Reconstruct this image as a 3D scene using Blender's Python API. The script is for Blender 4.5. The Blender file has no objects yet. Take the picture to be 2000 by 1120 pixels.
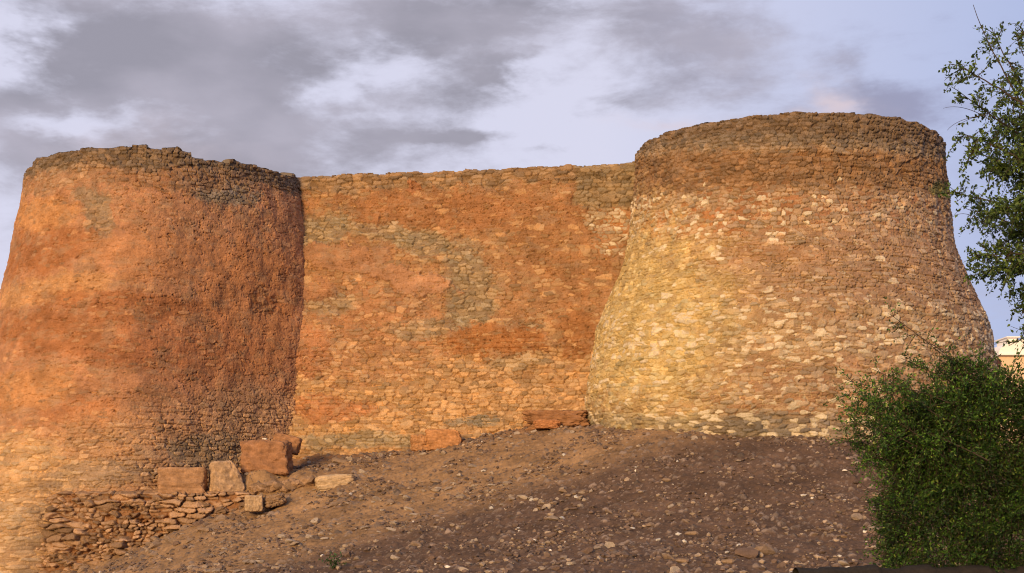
import bpy, math, random
import numpy as np
from mathutils import Vector
R = math.radians
rng = np.random.default_rng(11)
random.seed(5)
sc = bpy.context.scene
COL = sc.collection

# ------------------------------------------------------------------ camera
FPX = 2900.0; HOR = 1000.0           # focal length and horizon in photo pixels; eye at z = 0
cam_d = bpy.data.cameras.new('camera'); cam = bpy.data.objects.new('camera', cam_d)
COL.objects.link(cam); sc.camera = cam
cam.location = (0, 0, 0); cam.rotation_euler = (R(90), 0, 0)
cam_d.sensor_width = 36; cam_d.lens = 36*FPX/2000; cam_d.shift_y = (HOR-560)/2000
cam_d.clip_start = .1; cam_d.clip_end = 9000
sc.view_settings.view_transform = 'Standard'; sc.view_settings.look = 'None'
sc.view_settings.exposure = 0.0; sc.view_settings.gamma = 1
sc.cycles.pixel_filter_type = 'BLACKMAN_HARRIS'; sc.cycles.filter_width = 1.1

# ------------------------------------------------------------------ sun
SUN_AZ = 25      # degrees to the left of straight behind the camera
SUN_EL = 15
sd = bpy.data.lights.new('sun', 'SUN'); sun = bpy.data.objects.new('sun', sd); COL.objects.link(sun)
sd.energy = 4.7; sd.angle = R(18); sd.color = (1.0, .67, .295)
dirv = Vector((-math.sin(R(SUN_AZ))*math.cos(R(SUN_EL)), -math.cos(R(SUN_AZ))*math.cos(R(SUN_EL)), math.sin(R(SUN_EL))))
sun.rotation_euler = dirv.to_track_quat('Z', 'Y').to_euler(); sun.location = (-30, -30, 20)

# ------------------------------------------------------------------ world
W = bpy.data.worlds.new("World"); sc.world = W; W.use_nodes = True
nt = W.node_tree; N = nt.nodes; L = nt.links; N.clear()
def nd(t, **k):
    n = N.new(t)
    for a, b in k.items(): setattr(n, a, b)
    return n
def mth(op, a, b=None, c=None, clamp=False):
    n = nd('ShaderNodeMath', operation=op); n.use_clamp = clamp
    for i, v in enumerate((a, b, c)):
        if v is None: continue
        if isinstance(v, (int, float)): n.inputs[i].default_value = v
        else: L.new(v, n.inputs[i])
    return n.outputs[0]
def mixc(f, a, b):
    n = nd('ShaderNodeMix', data_type='RGBA')
    for s, v in ((0, f), (6, a), (7, b)):
        if isinstance(v, (int, float)): n.inputs[s].default_value = v
        elif isinstance(v, tuple): n.inputs[s].default_value = (*v, 1)
        else: L.new(v, n.inputs[s])
    return n.outputs[2]
out = nd('ShaderNodeOutputWorld'); bg = nd('ShaderNodeBackground'); L.new(bg.outputs[0], out.inputs[0])
bg.inputs[1].default_value = .1
sky = nd('ShaderNodeTexSky', sky_type='NISHITA'); sky.sun_disc = False
sky.sun_elevation = R(SUN_EL); sky.sun_rotation = R(180+SUN_AZ); sky.air_density = 1.0; sky.dust_density = 2.0
tc = nd('ShaderNodeTexCoord'); sx = nd('ShaderNodeSeparateXYZ'); L.new(tc.outputs['Generated'], sx.inputs[0])
az = mth('ARCTAN2', sx.outputs[0], sx.outputs[1])
el = mth('ARCTAN2', sx.outputs[2], mth('SQRT', mth('ADD', mth('MULTIPLY', sx.outputs[0], sx.outputs[0]), mth('MULTIPLY', sx.outputs[1], sx.outputs[1]))))
ae = nd('ShaderNodeCombineXYZ'); L.new(az, ae.inputs[0]); L.new(el, ae.inputs[1])
# warp the cloud outlines
wn = nd('ShaderNodeTexNoise'); wn.inputs['Scale'].default_value = 5; wn.inputs['Detail'].default_value = 6; wn.inputs['Roughness'].default_value = .6
mp0 = nd('ShaderNodeMapping'); mp0.inputs['Scale'].default_value = (1, 2.2, 1); L.new(ae.outputs[0], mp0.inputs[0]); L.new(mp0.outputs[0], wn.inputs['Vector'])
vs = nd('ShaderNodeVectorMath', operation='SUBTRACT'); L.new(wn.outputs['Color'], vs.inputs[0]); vs.inputs[1].default_value = (.5, .5, .5)
vsc = nd('ShaderNodeVectorMath', operation='MULTIPLY'); L.new(vs.outputs[0], vsc.inputs[0]); vsc.inputs[1].default_value = (.27, .11, 0)
va = nd('ShaderNodeVectorMath', operation='ADD'); L.new(ae.outputs[0], va.inputs[0]); L.new(vsc.outputs[0], va.inputs[1])
def blobw(px, py, rx, ry, ang, amp):
    a0 = math.atan((px-1000)/FPX); e0 = math.atan((HOR-py)/FPX*math.cos(a0))
    s1 = nd('ShaderNodeVectorMath', operation='SUBTRACT'); L.new(va.outputs[0], s1.inputs[0]); s1.inputs[1].default_value = (a0, e0, 0)
    r1 = nd('ShaderNodeVectorRotate', rotation_type='Z_AXIS'); L.new(s1.outputs[0], r1.inputs[0]); r1.inputs['Angle'].default_value = R(ang)
    m1 = nd('ShaderNodeVectorMath', operation='MULTIPLY'); L.new(r1.outputs[0], m1.inputs[0]); m1.inputs[1].default_value = (FPX/rx, FPX/ry, 0)
    ln = nd('ShaderNodeVectorMath', operation='DOT_PRODUCT'); L.new(m1.outputs[0], ln.inputs[0]); L.new(m1.outputs[0], ln.inputs[1])
    return mth('MULTIPLY', mth('EXPONENT', mth('MULTIPLY', ln.outputs['Value'], -1.0)), amp)
def sumb(lst):
    t = None
    for b in lst:
        v = blobw(*b); t = v if t is None else mth('ADD', t, v)
    return t
# (px, py, rx, ry, angle, amount): where cloud is thick, and where it opens
dens = sumb([(380, 190, 520, 220, 12, .36), (150, 320, 380, 90, 0, .3), (330, 85, 330, 85, 8, .7), (600, 215, 340, 95, 12, .62), (90, 190, 190, 60, 0, .45), (250, 330, 300, 60, 0, .42), (90, 260, 120, 50, 0, .35),
             (900, 60, 190, 75, 0, .80), (1290, 75, 210, 75, 5, .75), (1010, 210, 170, 60, 0, -.45), (1120, 270, 120, 30, 0, -.3), (1010, 115, 60, 16, 0, .4), (870, 262, 120, 24, -3, .75), (1080, 292, 80, 12, -8, .3),
             (1190, 190, 130, 14, -10, .22), (1745, 148, 150, 48, 0, .95), (1350, 130, 150, 40, 0, .3), (1490, 200, 110, 22, 0, .25), (650, 20, 400, 40, 0, .3), (1960, 470, 90, 120, 0, .3), (620, 320, 160, 40, 0, .3),
             (40, 80, 90, 50, 0, -.8), (210, 235, 130, 28, -6, -.85), (665, 105, 160, 30, -8, -.6), (330, 310, 90, 18, 0, -.3), (740, 175, 60, 20, 0, -.25), (20, 20, 60, 40, 0, -.3)])
fn = nd('ShaderNodeTexNoise'); fn.inputs['Scale'].default_value = 9; fn.inputs['Detail'].default_value = 12; fn.inputs['Roughness'].default_value = .66; fn.inputs['Distortion'].default_value = .4
mp1 = nd('ShaderNodeMapping'); mp1.inputs['Scale'].default_value = (1, 2.4, 1); mp1.inputs['Rotation'].default_value = (0, 0, R(-10)); L.new(ae.outputs[0], mp1.inputs[0]); L.new(mp1.outputs[0], fn.inputs['Vector'])
f2 = nd('ShaderNodeTexNoise'); f2.inputs['Scale'].default_value = 30; f2.inputs['Detail'].default_value = 8; f2.inputs['Roughness'].default_value = .6; L.new(mp1.outputs[0], f2.inputs['Vector'])
dens = mth('ADD', dens, mth('MULTIPLY', mth('SUBTRACT', f2.outputs['Fac'], .5), .9))
d2 = mth('ADD', dens, mth('MULTIPLY', mth('SUBTRACT', fn.outputs['Fac'], .5), 1.6))
# elsewhere in the sky (out of this view): broken cloud too
mr = nd('ShaderNodeMapRange', interpolation_type='SMOOTHSTEP'); L.new(d2, mr.inputs[0]); mr.inputs[1].default_value = .0; mr.inputs[2].default_value = .95
haze_lo = nd('ShaderNodeMapRange'); L.new(az, haze_lo.inputs[0]); haze_lo.inputs[1].default_value = .06; haze_lo.inputs[2].default_value = .34
skyt = nd('ShaderNodeMix', data_type='RGBA', blend_type='MULTIPLY'); skyt.inputs[0].default_value = 1; L.new(sky.outputs[0], skyt.inputs[6]); skyt.inputs[7].default_value = (.32, .28, .30, 1)
bright = mixc(haze_lo.outputs[0], (7.9, 7.9, 9.7), (5.0, 5.8, 8.7))     # thin high veil, bluer to the right
clear = mixc(.86, skyt.outputs[2], bright)
darkc = mixc(haze_lo.outputs[0], (3.35, 3.25, 3.95), (3.4, 3.6, 5.5))
dn_ = nd('ShaderNodeTexNoise'); dn_.inputs['Scale'].default_value = 6; dn_.inputs['Detail'].default_value = 8; L.new(mp1.outputs[0], dn_.inputs['Vector'])
dmr = nd('ShaderNodeMapRange'); L.new(dn_.outputs['Fac'], dmr.inputs[0]); dmr.inputs[1].default_value = .42; dmr.inputs[2].default_value = .68
darkc = mixc(dmr.outputs[0], darkc, (5.0, 4.75, 5.7))
final = mixc(mr.outputs[0], clear, darkc)
# a little pink on two cloud edges
pk = mth('MULTIPLY', sumb([(1640, 172, 60, 26, 0, .8), (1440, 212, 110, 14, 0, .6), (350, 300, 160, 40, 0, .35)]), 1.0, clamp=True)
final = mixc(pk, final, (7.3, 6.1, 6.6))
L.new(final, bg.inputs[0])

# ------------------------------------------------------------------ numpy noise
def hsh(ix, iy, s=0):
    h = (ix.astype(np.int64)*374761393 + iy.astype(np.int64)*668265263 + s*974634777) & 0xffffffff
    h = ((h ^ (h >> 13))*1274126177) & 0xffffffff
    h = ((h ^ (h >> 16))*2246822519) & 0xffffffff
    return ((h ^ (h >> 15)) & 0xffffff)/float(0x1000000)
def gn(x, y, s=0):
    ix = np.floor(x); iy = np.floor(y); fx = x-ix; fy = y-iy
    ux = fx*fx*fx*(fx*(fx*6-15)+10); uy = fy*fy*fy*(fy*(fy*6-15)+10)
    def g(a, b):
        t = hsh(ix+a, iy+b, s)*2*np.pi
        return np.cos(t)*(fx-a)+np.sin(t)*(fy-b)
    return ((g(0, 0)*(1-ux)+g(1, 0)*ux)*(1-uy)+(g(0, 1)*(1-ux)+g(1, 1)*ux)*uy)*1.5
def fbm(x, y, o=4, s=0, rough=.5):
    t = 0; a = 1.0; n = 0
    for i in range(o):
        t = t+a*gn(x, y, s+i*17); n += a; a *= rough; x = x*2.03+3.1; y = y*2.03+1.7
    return t/n
def ss(a, b, x):
    t = np.clip((x-a)/(b-a), 0, 1); return t*t*(3-2*t)
def cells(u, v, h, asp, s, jx=.42, jy=.24):
    """coursed rubble: returns edge distance (0 in the joint), id randoms r1 r2 r3"""
    x = u/(h*asp); y = v/h
    j0 = np.floor(y); F1 = np.full(x.shape, 9.); F2 = np.full(x.shape, 9.)
    A = np.zeros(x.shape); B = np.zeros(x.shape)
    for dj in (-1, 0, 1):
        j = j0+dj
        off = hsh(j, j*0+7, s)*3; sc_ = .75+.6*hsh(j, j*0+9, s)
        xx = x*sc_+off; i0 = np.floor(xx)
        for di in (-1, 0, 1):
            i = i0+di
            cx = i+.5+(hsh(i, j, s+1)-.5)*2*jx; cy = j+.5+(hsh(i, j, s+2)-.5)*2*jy
            d = (np.abs((xx-cx)/sc_)**2.6+np.abs((y-cy)*1.12)**2.6)**(1/2.6)
            d = d*(.85+.3*hsh(i, j, s+3))
            m = d < F1
            F2 = np.where(m, F1, np.minimum(F2, d)); A = np.where(m, i, A); B = np.where(m, j, B); F1 = np.where(m, d, F1)
    return F2-F1, F1, hsh(A, B, s+11), hsh(A, B, s+12), hsh(A, B, s+13)

# ------------------------------------------------------------------ scene helpers
def tag(o, label=None, cat=None, group=None, kind=None):
    if label: o['label'] = label
    if cat: o['category'] = cat
    if group: o['group'] = group
    if kind: o['kind'] = kind
    return o
def empty(name, loc):
    o = bpy.data.objects.new(name, None); COL.objects.link(o); o.location = loc; o.empty_display_size = .3; return o
def mk(name, V, Fq, mat, parent=None, col=None, smooth=True, loc=None):
    me = bpy.data.meshes.new(name)
    V = np.asarray(V, np.float32); Fq = np.asarray(Fq, np.int32)
    if loc is not None: V = V-np.asarray(loc, np.float32)
    k = Fq.shape[1]
    me.vertices.add(len(V)); me.vertices.foreach_set('co', V.ravel())
    me.loops.add(Fq.size); me.loops.foreach_set('vertex_index', Fq.ravel())
    me.polygons.add(len(Fq)); me.polygons.foreach_set('loop_start', np.arange(0, Fq.size, k, dtype=np.int32))
    me.polygons.foreach_set('loop_total', np.full(len(Fq), k, np.int32))
    me.polygons.foreach_set('use_smooth', np.full(len(Fq), smooth))
    if col is not None:
        a = me.color_attributes.new('tint', 'FLOAT_COLOR', 'POINT')
        c = np.ones((len(V), 4), np.float32); c[:, :3] = np.clip(col, 0, 1); a.data.foreach_set('color', c.ravel())
    me.update(calc_edges=True); me.validate()
    me.materials.append(mat)
    o = bpy.data.objects.new(name, me); COL.objects.link(o)
    if loc is not None and parent is None: o.location = loc
    if parent is not None: o.parent = parent
    return o
def grid_faces(nr, nc, wrap=False):
    r = np.arange(nr-1)[:, None]; c = np.arange(nc if wrap else nc-1)[None, :]
    a = r*nc+c; b = r*nc+(c+1) % nc
    return np.stack([a, b, b+nc, a+nc], -1).reshape(-1, 4)
def pxy(P):
    return 1000+FPX*P[..., 0]/P[..., 1], HOR-FPX*P[..., 2]/P[..., 1]
def at(px, py, d): return ((px-1000)/FPX*d, d, (HOR-py)/FPX*d)

def material(name, attr=True, base=(.3, .2, .1), rough=.95, var=.35, bump=.5, s1=3.0, s2=28.0, spec=.15, bdist=.02):
    m = bpy.data.materials.new(name); m.use_nodes = True
    t = m.node_tree; n = t.nodes; l = t.links
    p = n['Principled BSDF']; p.inputs['Roughness'].default_value = rough; p.inputs['Specular IOR Level'].default_value = spec
    tcn = n.new('ShaderNodeTexCoord')
    if attr:
        c = n.new('ShaderNodeAttribute'); c.attribute_name = 'tint'; cs = c.outputs['Color']
    else:
        c = n.new('ShaderNodeRGB'); c.outputs[0].default_value = (*base, 1); cs = c.outputs[0]
    def noise(s, d=6, r=.65):
        q = n.new('ShaderNodeTexNoise'); q.inputs['Scale'].default_value = s; q.inputs['Detail'].default_value = d; q.inputs['Roughness'].default_value = r
        l.new(tcn.outputs['Object'], q.inputs['Vector']); return q.outputs['Fac']
    a = noise(s1); b = noise(s2, 5, .7)
    ad = n.new('ShaderNodeMath'); ad.operation = 'ADD'; l.new(a, ad.inputs[0]); l.new(b, ad.inputs[1])
    mr_ = n.new('ShaderNodeMapRange'); l.new(ad.outputs[0], mr_.inputs[0]); mr_.inputs[1].default_value = .6; mr_.inputs[2].default_value = 1.4
    mr_.inputs[3].default_value = 1-var; mr_.inputs[4].default_value = 1+var
    mx = n.new('ShaderNodeVectorMath'); mx.operation = 'SCALE'; l.new(cs, mx.inputs[0]); l.new(mr_.outputs[0], mx.inputs['Scale'])
    l.new(mx.outputs[0], p.inputs['Base Color'])
    bp = n.new('ShaderNodeBump'); bp.inputs['Strength'].default_value = bump; bp.inputs['Distance'].default_value = bdist
    l.new(noise(s2*.6, 7, .75), bp.inputs['Height']); l.new(bp.outputs[0], p.inputs['Normal'])
    return m
M_wall = material('masonry', var=.40, bump=.9, s1=2.2, s2=30, bdist=.045)
M_ground = material('earth', var=.35, bump=.9, s1=1.2, s2=22, bdist=.04)
M_rock = material('loose_rock', var=.4, bump=.9, s1=4, s2=24, bdist=.035)

# ------------------------------------------------------------------ painted colour zones
class Zones:
    """own colour, some painted glow and shade, and mud cover of a wall, patch by patch"""
    def __init__(s, px, py, u, v, seed):
        s.px = px+22*fbm(u*.9, v*.9, 5, seed, .6)+9*fbm(u*6, v*6, 3, seed+9, .6)
        s.py = py+18*fbm(u*.8+9, v*1.1, 5, seed+5, .6)+7*fbm(u*6, v*7, 3, seed+19, .6)
        s.c = None; s.m = None
        s.n = fbm(u*1.4, v*1.7, 5, seed+40, .65); s.n2 = fbm(u*7, v*9, 3, seed+41, .65); s.course = np.zeros(px.shape); s.pit = 1.0; s.groove = 1.0
    def blob(s, cx, cy, rx, ry, ang=0, soft=.35):
        a = R(ang); dx = s.px-cx; dy = s.py-cy
        x = dx*math.cos(a)+dy*math.sin(a); y = -dx*math.sin(a)+dy*math.cos(a)
        d = np.sqrt((x/rx)**2+(y/ry)**2)
        d = d+.55*s.n+.25*s.n2
        return ss(1+soft*.7, 1-soft*.7, d)
    def put(s, w, col=None, cover=None, stone=None, amt=1.0):
        w = w*amt
        if col is not None: s.mud = s.mud*(1-w[..., None])+np.array(col)*w[..., None]
        if cover is not None: s.cov = s.cov*(1-w)+cover*w
        if stone is not None: s.sto = s.sto*(1-w[..., None])+np.array(stone)*w[..., None]

def masonry(u, v, Z, seed, h=.17, asp=1.7, amp=.07, big=0.0, white=None, whitec=(.58, .47, .33), blend=.45):
    """height (m, outwards) and colour of rubble masonry with mud cover Z.cov (0 bare .. 1 hidden)"""
    uw = u+.13*fbm(u*1.7, v*1.7, 4, seed+70)+.03*fbm(u*8, v*8, 3, seed+71, .6)
    vw = v+.18*fbm(u*.45, v*.45, 3, seed+72)+.028*fbm(u*2.4, v*3.4, 3, seed+73)+.015*fbm(u*11, v*11, 2, seed+74)
    e, f1, r1, r2, r3 = cells(uw, vw, h, asp, seed, .44, .22)
    prof = ss(.02, .17, e)
    S = prof*(.25+.75*r1)*amp
    S = S*np.where(r3 > .90, .0, 1)                               # a stone fallen out here and there
    if np.max(big) > 0:                                                    # larger stones set among the small
        e2, g1, q1, q2, q3 = cells(uw+3.3, vw+1.1, h*1.9, asp*.7, seed+500, .40, .26)
        S2 = ss(.04, .20, e2)*amp*(.62+.36*q1)*np.where(q3 < big, 1, 0)
        take = S2 > S*1.02; q2 = np.minimum(q2+.18, .999); r1 = np.where(take, q1, r1); r2 = np.where(take, q2, r2); S = np.maximum(S, S2)
    n1 = fbm(u*5, v*7.5, 5, seed+80, .68); n2 = fbm(u*13, v*17, 3, seed+81, .65)
    fine = .45*n1+.55*n2
    S = S+.020*n2+.010*n1
    pits = ss(.27, .36, fbm(u*3.0, v*6.5, 4, seed+90, .72))
    pit2 = ss(.33, .43, fbm(u*9, v*15, 3, seed+94, .7))
    vc = v+.10*fbm(u*1.1, v*.6, 4, seed+97, .6)
    crack = ss(.060, .014, np.abs(gn(u*.8, vc*5.0, seed+91)+.25*gn(u*5, vc*9, seed+98)))*ss(.02, .25, fbm(u*1.3, v*2.2, 4, seed+92, .6))
    vl = v+.05*fbm(u*1.4, v*.4, 3, seed+110)+.022*fbm(u*6, v*3, 2, seed+111)
    fr = np.abs((vl/.155) % 1-.5)*2; row = np.floor(vl/.155)
    lines = ss(.34, .06, fr)*ss(-.12, .25, gn(u*1.1, row*3.7, seed+112)+.5*gn(u*4.5, row*1.9, seed+113))*Z.course
    groove = ss(.15, .03, e)*ss(-.15, .2, fbm(u*1.6, v*2.2, 3, seed+120, .6))*Z.groove
    cov = Z.cov+.30*fbm(u*2.0, v*2.6, 5, seed+93, .65)
    sm_ = 1-.65*Z.smooth
    P = amp*(cov*1.2-.15)+((.045-.022*Z.smooth)*fine-.13*pits*Z.pit-.08*pit2*Z.pit-.10*crack)*(1-.5*Z.smooth)-.075*lines-.095*groove*(1-Z.smooth)
    H = np.maximum(S, P)-.03*pit2*sm_*Z.pit-.03*lines-.05
    sm = ss(-.008, .012, S-P)
    tint = np.stack([1+.14*(r3-.5), 1+.0*r3, 1-.22*(r3-.5)], -1)
    sto = (Z.sto*(1-blend)+Z.mud*blend)*(.66+.62*r2)[..., None]*tint
    if white is not None:
        wm = (r2 > (1-white))*ss(.02, .12, e)
        sto = sto*(1-wm[..., None])+np.array(whitec)*(.75+.35*r1)[..., None]*wm[..., None]
    mud = Z.mud*(.90+.46*fbm(u*1.0, v*1.3, 5, seed+95, .68)+.26*n1)[..., None]
    g = ss(.0, .34, fbm(u*1.3+4, v*2.0, 5, seed+96, .68))         # grey weathered lime left in the mud
    mud = mud*(1-.42*g[..., None])+np.array((.30, .205, .13))*.42*g[..., None]
    C = mud*(1-sm[..., None])+sto*sm[..., None]
    return H, C

# ------------------------------------------------------------------ towers
def prof_from_px(pts, D):
    zs = []; rs = []
    for hw, y in pts:
        r = D*math.sin(math.atan(hw/FPX)); rs.append(r); zs.append((HOR-y)/FPX*(D*D-r*r)/D)
    return np.array(zs)[::-1], np.array(rs)[::-1]
def theta_cols(step, Rr, lo=-105, hi=105):
    n = int(R(hi-lo)*Rr/step)
    return np.concatenate([np.linspace(R(lo), R(hi), n, endpoint=False), np.linspace(R(hi), R(lo)+2*math.pi, 90, endpoint=False)])

TOP = 10.88
def tower(name, cx, cy, zs, rs, zbot, topf, flare, paint, seed, label, step=.019, capcol=(.2, .15, .1), **kw):
    th = theta_cols(step, 5.0)
    zz = np.arange(zbot, TOP+.001, step)
    T, Z0 = np.meshgrid(th, zz)
    nz = len(zz)
    # the top edge follows topf(theta): squeeze the upper metre
    tt = topf(th)[None, :]
    w = ss(TOP-1.6, TOP, Z0); Zc = Z0+(tt-TOP)*w
    Rz = np.interp(Zc, zs, rs)+flare(T, Zc)
    P = np.stack([cx+Rz*np.sin(T), cy-Rz*np.cos(T), Zc], -1)
    px, py = pxy(P); u = T*5.2; v = Zc
    Zn = Zones(px, py, u, v, seed)
    white, hh, big = paint(Zn, px, py, T, Zc)
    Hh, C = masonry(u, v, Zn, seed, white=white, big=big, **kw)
    Hh = Hh+.08*fbm(u*.5, v*.5, 3, seed+200)+.05*fbm(u*1.5, v*1.5, 3, seed+201)
    back = ss(R(100), R(120), np.abs((T+math.pi) % (2*math.pi)-math.pi))
    Rr = Rz+Hh*(1-back)
    # rounding of the rim
    up = ss(.10, 0, tt-Zc)
    Rr = Rr-.035*up**2
    V = np.stack([cx+Rr*np.sin(T), cy-Rr*np.cos(T), Zc], -1)
    root = empty(name, (cx, cy, zbot)); tag(root, label, 'tower')
    mk('masonry_shell', V.reshape(-1, 3)-np.array((cx, cy, zbot)), grid_faces(nz, len(th), True), M_wall, root, C.reshape(-1, 3))
    # rubble-filled top platform
    nr = 26; rr = np.linspace(1, 0.02, nr)[:, None]
    Tc = np.repeat(th[None, :], nr, 0); edge = Rr[-1][None, :]
    Rc = edge*rr
    zt = tt+.05*ss(1, .9, rr)*1.0-.25*ss(.93, .8, rr)+.07*fbm(Rc*np.sin(Tc)*2.5, Rc*np.cos(Tc)*2.5, 4, seed+300)*ss(1.0, .96, rr)
    Vc = np.stack([cx+Rc*np.sin(Tc), cy-Rc*np.cos(Tc), zt-.0], -1)
    Cc = np.array(capcol)*(1+.3*fbm(Vc[..., 0]*3, Vc[..., 1]*3, 3, seed+301))[..., None]
    mk('top_platform', Vc.reshape(-1, 3)-np.array((cx, cy, zbot)), grid_faces(nr, len(th), True)[:, ::-1], M_wall, root, Cc.reshape(-1, 3))
    return root

# --- right tower
RX, RY = (1538-1000)/FPX*45, 45.0
zsR, rsR = prof_from_px([(297, 285), (298, 340), (306, 418), (310, 460), (319, 506), (338, 550), (356, 594), (376, 639), (388, 711), (400, 793), (397, 835), (396, 940)], 45.0)
def topR(th):
    s = th*5
    return TOP+.045*gn(s*2.1, s*0, 3)+.04*(hsh(np.floor(s*2.6), s*0, 5)-.5)
def paintR(Z, px, py, T, z):
    n = fbm(T*2, z*.3, 3, 77)
    sh = px.shape
    Z.mud = np.empty(sh+(3,)); Z.mud[:] = (.34, .19, .10); Z.sto = np.empty(sh+(3,)); Z.sto[:] = (.47, .33, .20)
    Z.cov = np.full(sh, .56); Z.smooth = np.zeros(sh)
    yy = Z.py-74*(1-np.sqrt(np.clip(1-((px-1538)/420)**2, 0, 1)))*np.clip((1000-py)/750, 0, 1)   # along the courses
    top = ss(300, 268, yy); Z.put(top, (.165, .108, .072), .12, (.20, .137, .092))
    Z.put(ss(255, 268, yy)*ss(305, 285, yy), (.20, .145, .105), .40, (.23, .175, .13), .6)
    b1 = ss(285, 300, yy)*ss(400, 360, yy); Z.put(b1, (.24, .125, .062), .28, (.26, .16, .09))
    Z.put(ss(350, 385, yy)*ss(460, 430, yy), (.36, .165, .075), .44, (.44, .33, .22), .9)
    Z.put(Z.blob(1340, 440, 110, 40), (.41, .16, .06), .50, None, .8)
    b3 = ss(452, 475, yy)*ss(590, 560, yy); Z.put(b3, (.37, .225, .13), .82, (.47, .33, .20), .85)
    Z.put(Z.blob(1400, 500, 260, 22, -4), (.40, .20, .09), .8, None, .5)
    b4 = ss(575, 600, yy)*ss(720, 690, yy); Z.put(b4, (.37, .225, .12), .56, (.54, .40, .25))
    b5 = ss(705, 740, yy); Z.put(b5, (.36, .20, .105), .56, (.46, .35, .23), .9)
    Z.course = np.maximum(ss(430, 300, yy), .75*b3)+.35*b5
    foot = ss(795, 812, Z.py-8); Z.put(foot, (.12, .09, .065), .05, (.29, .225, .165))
    Z.put(Z.blob(1235, 620, 180, 190, 0, .75), (.57, .40, .165), None, (.62, .48, .25), .9)  # warm light on the left flank, partly painted into mud and stone colour
    Z.put(ss(1480, 1720, px)*ss(330, 420, py), (.31, .185, .125), None, (.42, .31, .225), .45)  # fade into shade on the right side, painted as a duller mauve-brown
    Z.put(Z.blob(1835, 370, 18, 14), (.14, .16, .05), .8, (.14, .16, .05), .7)
    w = .02+.24*ss(365, 385, yy)*ss(480, 440, yy)*ss(1750, 1500, px)+.28*b4+.16*b5+.10*foot+.02*b3
    w = w*ss(340, 375, yy)
    return w, None, .05+.20*b4
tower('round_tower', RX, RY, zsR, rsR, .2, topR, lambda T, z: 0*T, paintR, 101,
      'right round tower, pale rubble stones, painted yellow glow on its flared left flank', h=.105, asp=2.1, amp=.095, blend=.35)

# --- left tower
LX, LY = (325-1000)/FPX*48.5, 48.5
zsL, rsL = prof_from_px([(250, 296), (259, 340), (264, 370), (269, 400), (277, 450), (287, 500), (300, 550), (311, 600), (334, 700), (353, 800), (370, 900), (380, 1000), (386, 1110), (388, 1150)], 48.5)
def topL(th):
    s = th*4.6
    d = np.degrees(th)
    t = TOP+.05*gn(s*1.7, s*0, 13)+.10*(hsh(np.floor(s*2.2), s*0, 15)-.5)
    t = t-.10*ss(17, 20, d)-.14*(d > 23)*(d < 40)-.05*ss(40, 60, d)+.12*ss(76, 80, d)*ss(90, 86, d)
    t = t-.12*ss(-50, -62, d)
    return t
def flareL(T, z):
    d = np.degrees((T+math.pi) % (2*math.pi)-math.pi)
    base = np.interp(z, zsL, rsL)-4.42
    full = np.interp(z, zsL, rsL)                                  # right flank flattens where it runs into the curtain wall
    c = np.interp(z, [-2, 2, 6, 9.8, 10.9], [4.85, 4.60, 4.24, 4.28, 4.45])/np.maximum(np.cos(R(1)*(d-46)), .25)
    k = 1.0; hh = np.clip(.5+.5*(c-full)/k, 0, 1); cut = c*(1-hh)+full*hh-k*hh*(1-hh)
    right = (np.minimum(cut, full)-full)*ss(-32, 16, d)
    left = .85*ss(-12, -24, d)*ss(3.6, -1.5, z)*1.3
    left = left*ss(-150, -110, d)
    return right+left
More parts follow.
